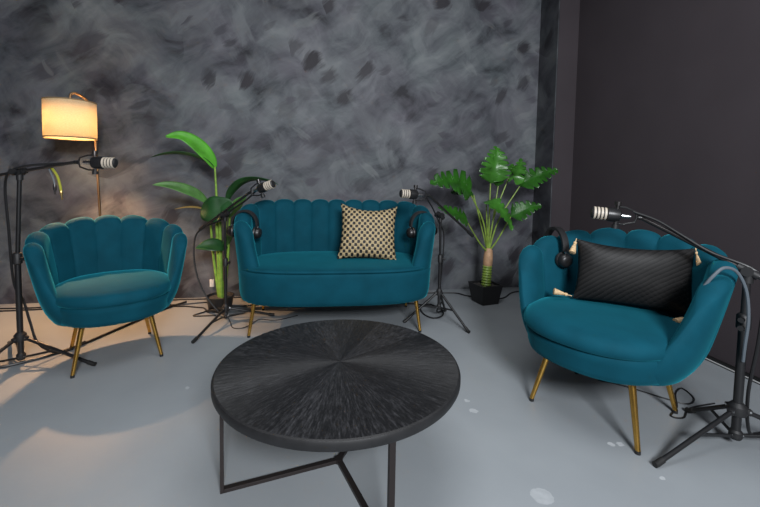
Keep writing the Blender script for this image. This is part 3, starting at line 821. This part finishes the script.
# ------------------------------------------------------------------ headphones over the arms
def bb_world(o): return o.matrix_world
headphones('black headphones hung over the left arm of the sofa', (-.455, 2.825, .806), (.97, -.22, 0), tilt=.06, s=1.15)
headphones('black headphones hung over the right arm of the sofa', (.800, 2.795, .804), (-.98, -.18, 0), tilt=.06, s=1.15)
headphones('black headphones hung over the arm of the armchair with the black cushion', (1.335, 1.945, .790), (-.05, -.99, 0), tilt=.06, s=1.22)

# ------------------------------------------------------------------ cables
def cable(name, label, pts, r, m='cable', smooth=10, cat='cable', group=None):
    b = Vector(pts[len(pts)//2]); b = Vector((b.x, b.y, 0)) if b.z < .05 else b
    t = MB().tube([Vector(p)-b for p in pts], r, 8, smooth=smooth).build(name, M[m])
    t.location = b
    return tag(t, label, cat, group)

r_ = .0055
cable('floor_cable', 'black cable lying along the wall foot behind the lit armchair', [(-3.2, 3.40, r_), (-2.7, 3.385, r_), (-2.338, 3.371, r_), (-2.06, 3.365, r_), (-1.7, 3.42, r_), (-1.4, 3.43, r_), (-1.083, 3.445, r_), (-.91, 3.44, r_), (-.70, 3.45, r_), (-.4, 3.46, r_), (.2, 3.45, r_)], .0055, group='cables along the wall')
cable('floor_cable', 'black cable looping on the floor in front of the tall plant pot', [(-3.2, 3.33, r_), (-2.5, 3.31, r_), (-2.0, 3.32, r_), (-1.5, 3.37, r_), (-1.2, 3.33, r_), (-1.05, 3.31, r_), (-.85, 3.345, r_), (-.75, 3.30, r_), (-.60, 3.22, r_), (-.40, 3.24, r_), (.0, 3.35, r_)], .0055, group='cables along the wall')
cable('floor_cable', 'black cable sagging across the pale floor between armchair and tall plant', [(-1.25, 3.40, r_), (-1.10, 3.28, r_), (-.994, 3.265, r_), (-.90, 3.23, r_), (-.832, 3.20, r_), (-.80, 3.12, r_), (-.86, 3.03, r_), (-.7, 3.02, r_)], .0055, group='cables along the wall')
cable('floor_cable', 'thick black cable running under the lit armchair from the microphone stand', [(-2.2, 2.30, .009), (-1.85, 2.325, .009), (-1.642, 2.335, .009), (-1.52, 2.41, .009), (-1.448, 2.480, .009), (-1.36, 2.62, .009), (-1.27, 2.84, .009), (-1.19, 3.04, .009), (-1.124, 3.20, .009), (-1.011, 3.37, .009)], .008)
cable('floor_cable', 'black cable on the floor to the left of the square black pot', [(.60, 3.42, r_), (.90, 3.40, r_), (1.225, 3.375, r_), (1.32, 3.35, r_), (1.38, 3.27, r_), (1.46, 3.235, r_)], .006)
cable('floor_cable', 'black cable snaking on the floor to the right of the square black pot', [(1.46, 3.225, r_), (1.56, 3.215, r_), (1.63, 3.16, r_), (1.705, 3.185, r_), (1.80, 3.28, r_), (1.87, 3.325, r_), (1.96, 3.342, r_), (2.04, 3.31, r_), (2.09, 3.2, r_), (2.1, 2.8, r_)], .006)
cable('coiled_cable', 'black cable loop on the floor between sofa leg and microphone stand', [(.935, 2.74, .10), (.95, 2.82, .03), (1.03, 2.93, r_), (.98, 3.07, r_), (.90, 3.06, r_), (.86, 2.95, r_), (.862, 2.83, r_), (.91, 2.76, r_), (.985, 2.79, .012), (1.02, 2.90, .017), (.97, 3.0, .012), (.85, 3.10, r_), (.7, 3.15, r_)], .006)
cable('thin_cable', 'thin black wire curled on the floor by the left sofa leg', [(-.60, 2.96, .004), (-.565, 2.86, .004), (-.53, 2.76, .004), (-.47, 2.745, .004), (-.42, 2.80, .004), (-.37, 2.90, .004), (-.25, 2.87, .004), (-.10, 2.95, .004)], .0032)
cable('thin_cable', 'thin black wire curled round the rear leg of the armchair with the black cushion', [(1.50, 1.78, .004), (1.60, 1.69, .004), (1.698, 1.571, .004), (1.764, 1.515, .004), (1.842, 1.551, .004), (1.869, 1.639, .004), (1.79, 1.60, .004), (1.69, 1.50, .004), (1.60, 1.445, .004), (1.645, 1.425, .004), (1.741, 1.482, .004), (1.90, 1.50, .004)], .0035)
g = 'cables hanging on the stands'
cable('microphone_cable', 'black cable wound down the microphone stand beside the floor lamp', [(-1.24, 2.35, 1.105), (-1.36, 2.362, 1.095), (-1.46, 2.345, 1.085), (-1.545, 2.34, 1.055), (-1.598, 2.37, .98), (-1.60, 2.385, .75), (-1.595, 2.40, .45), (-1.565, 2.42, .34), (-1.53, 2.41, .22), (-1.485, 2.40, .10), (-1.42, 2.47, .014), (-1.36, 2.6, .022)], .0062, group=g)
cable('microphone_cable', 'black cable drooping from the boom beside the tall plant', [(-.38, 2.765, .945), (-.45, 2.81, .88), (-.55, 2.86, .81), (-.63, 2.92, .735), (-.76, 2.98, .675), (-.835, 3.01, .60), (-.845, 3.01, .42), (-.80, 3.0, .24), (-.71, 2.985, .09), (-.62, 2.99, .012), (-.5, 3.05, .008)], .0062, group=g)
cable('microphone_cable', 'black cable running down the microphone stand right of the sofa', [(.765, 2.565, .925), (.83, 2.61, .845), (.90, 2.67, .735), (.945, 2.70, .66), (.948, 2.705, .5), (.945, 2.735, .3), (.94, 2.745, .09)], .005, group=g)
cable('microphone_cable', 'black cable sagging under the boom above the black pleated cushion', [(1.46, 1.565, .915), (1.515, 1.49, .882), (1.56, 1.41, .828), (1.61, 1.325, .770), (1.68, 1.225, .725), (1.712, 1.20, .66), (1.705, 1.20, .45), (1.715, 1.23, .22), (1.76, 1.25, .05), (1.86, 1.28, .006), (2.1, 1.30, .006)], .0062, group=g)
cable('microphone_cable', 'grey sleeved cable arched over the armchair arm and down the stand', [(1.462, 1.222, .660), (1.480, 1.205, .705), (1.515, 1.195, .738), (1.565, 1.188, .722), (1.608, 1.184, .650), (1.635, 1.19, .54), (1.648, 1.205, .43), (1.662, 1.218, .36)], .0058, m='cable_grey')
jk = cable('jack_cable', 'short lime cable with gold plug dangling from the left boom', [(-1.391, 2.372, 1.085), (-1.372, 2.368, 1.066), (-1.350, 2.366, 1.030), (-1.338, 2.365, .982), (-1.333, 2.364, .950)], .0062, m='cable_lime')
b = jk.location
MB().lathe([(.0065, 0), (.0075, .004), (.0075, .022), (.005, .026), (.0035, .03), (.0035, .046), (.0015, .05), (0, .051)], Vector((-1.333, 2.364, .952))-b, (.10, -.03, -1), 14).build('plug', M['gold'], jk)
jk = cable('jack_cable', 'short grey cable with dark plug dangling beside the lime cable', [(-1.400, 2.372, 1.085), (-1.388, 2.370, 1.06), (-1.372, 2.368, 1.02), (-1.364, 2.367, .985)], .0045, m='cable_grey')
b = jk.location
MB().lathe([(.006, 0), (.0072, .004), (.0072, .030), (.005, .036), (.0035, .040), (.0035, .055), (0, .058)], Vector((-1.364, 2.367, .987))-b, (.02, 0, -1), 14).build('plug', M['boom'], jk)

# socket low on the wall behind the tall plant
ws = thing('wall_socket', 'small white wall socket low behind the tall plant', 'socket', (-.84, WY, .125))
MB().box((0, -.006, 0), (.036, .012, .064), bevel=.003).build('face_plate', M['white'], ws, smooth=False)
MB().lathe([(.013, 0), (.013, .003), (.010, .0035), (.009, .001), (0, .001)], (0, -.012, .0), (0, -1, 0), 20).build('outlet', M['white'], ws)

# ------------------------------------------------------------------ light
def area(name, loc, target, sx, sy, power, col, spread=180):
    l = bpy.data.lights.new(name, 'AREA'); l.shape = 'RECTANGLE'; l.size = sx; l.size_y = sy; l.energy = power; l.color = col
    l.spread = math.radians(spread)
    o = bpy.data.objects.new(name, l); C.objects.link(o); o.location = loc
    o.rotation_euler = (Vector(target)-Vector(loc)).to_track_quat('-Z', 'Y').to_euler(); return o
area('key_softbox', (.5, -1.6, 2.15), (.5, 3.2, 1.05), .9, .7, 185, (.93, .96, 1.0))
area('ceiling_panel', (.35, 1.15, CEIL-.02), (.35, 1.15, 0), 1.6, 1.2, 38, (.95, .97, 1.0))
pl = bpy.data.lights.new('lamp_bulb', 'POINT'); pl.energy = 30; pl.color = (1.0, .62, .33); pl.shadow_soft_size = .03
po = bpy.data.objects.new('lamp_bulb', pl); C.objects.link(po); po.location = (LX, LY, 1.385)
sl_ = bpy.data.lights.new('added_floor_spot', 'SPOT'); sl_.energy = 112; sl_.color = (1.0, .55, .27); sl_.shadow_soft_size = .03; sl_.spot_size = math.radians(96); sl_.spot_blend = .55  # added spot beside the real bulb, brightens the floor below the shade
so = bpy.data.objects.new('added_floor_spot', sl_); C.objects.link(so); so.location = (LX, LY, 1.36); so.rotation_euler = (math.radians(-5), math.radians(-8), 0)
w = bpy.data.worlds.new('room_air'); S.world = w; w.use_nodes = True
w.node_tree.nodes['Background'].inputs[0].default_value = (.5, .53, .6, 1); w.node_tree.nodes['Background'].inputs[1].default_value = .05

# ------------------------------------------------------------------ camera
F, YAW, TILT, ROLL = 390., math.radians(9.9), math.radians(3.3), math.radians(1.0)
fw = V(math.sin(YAW)*math.cos(TILT), math.cos(YAW)*math.cos(TILT), -math.sin(TILT))
r0 = V(math.cos(YAW), -math.sin(YAW), 0); u0 = r0.cross(fw)
rt = r0*math.cos(ROLL)+u0*math.sin(ROLL); up = u0*math.cos(ROLL)-r0*math.sin(ROLL)
cd = bpy.data.cameras.new('camera'); cam = bpy.data.objects.new('camera', cd); C.objects.link(cam)
cam.matrix_world = Matrix.Translation((0, 0, 1.05)) @ Matrix((rt, up, -fw)).transposed().to_4x4()
cd.sensor_width = 36; cd.sensor_fit = 'HORIZONTAL'; cd.lens = F/760*36
cd.shift_y = -(253.5-(178+F*math.tan(TILT)))/760
cd.clip_start = .02
S.camera = cam
S.view_settings.view_transform = 'Standard'; S.view_settings.look = 'None'; S.view_settings.gamma = 1; S.view_settings.use_curve_mapping = False
S.view_settings.exposure = 0.0
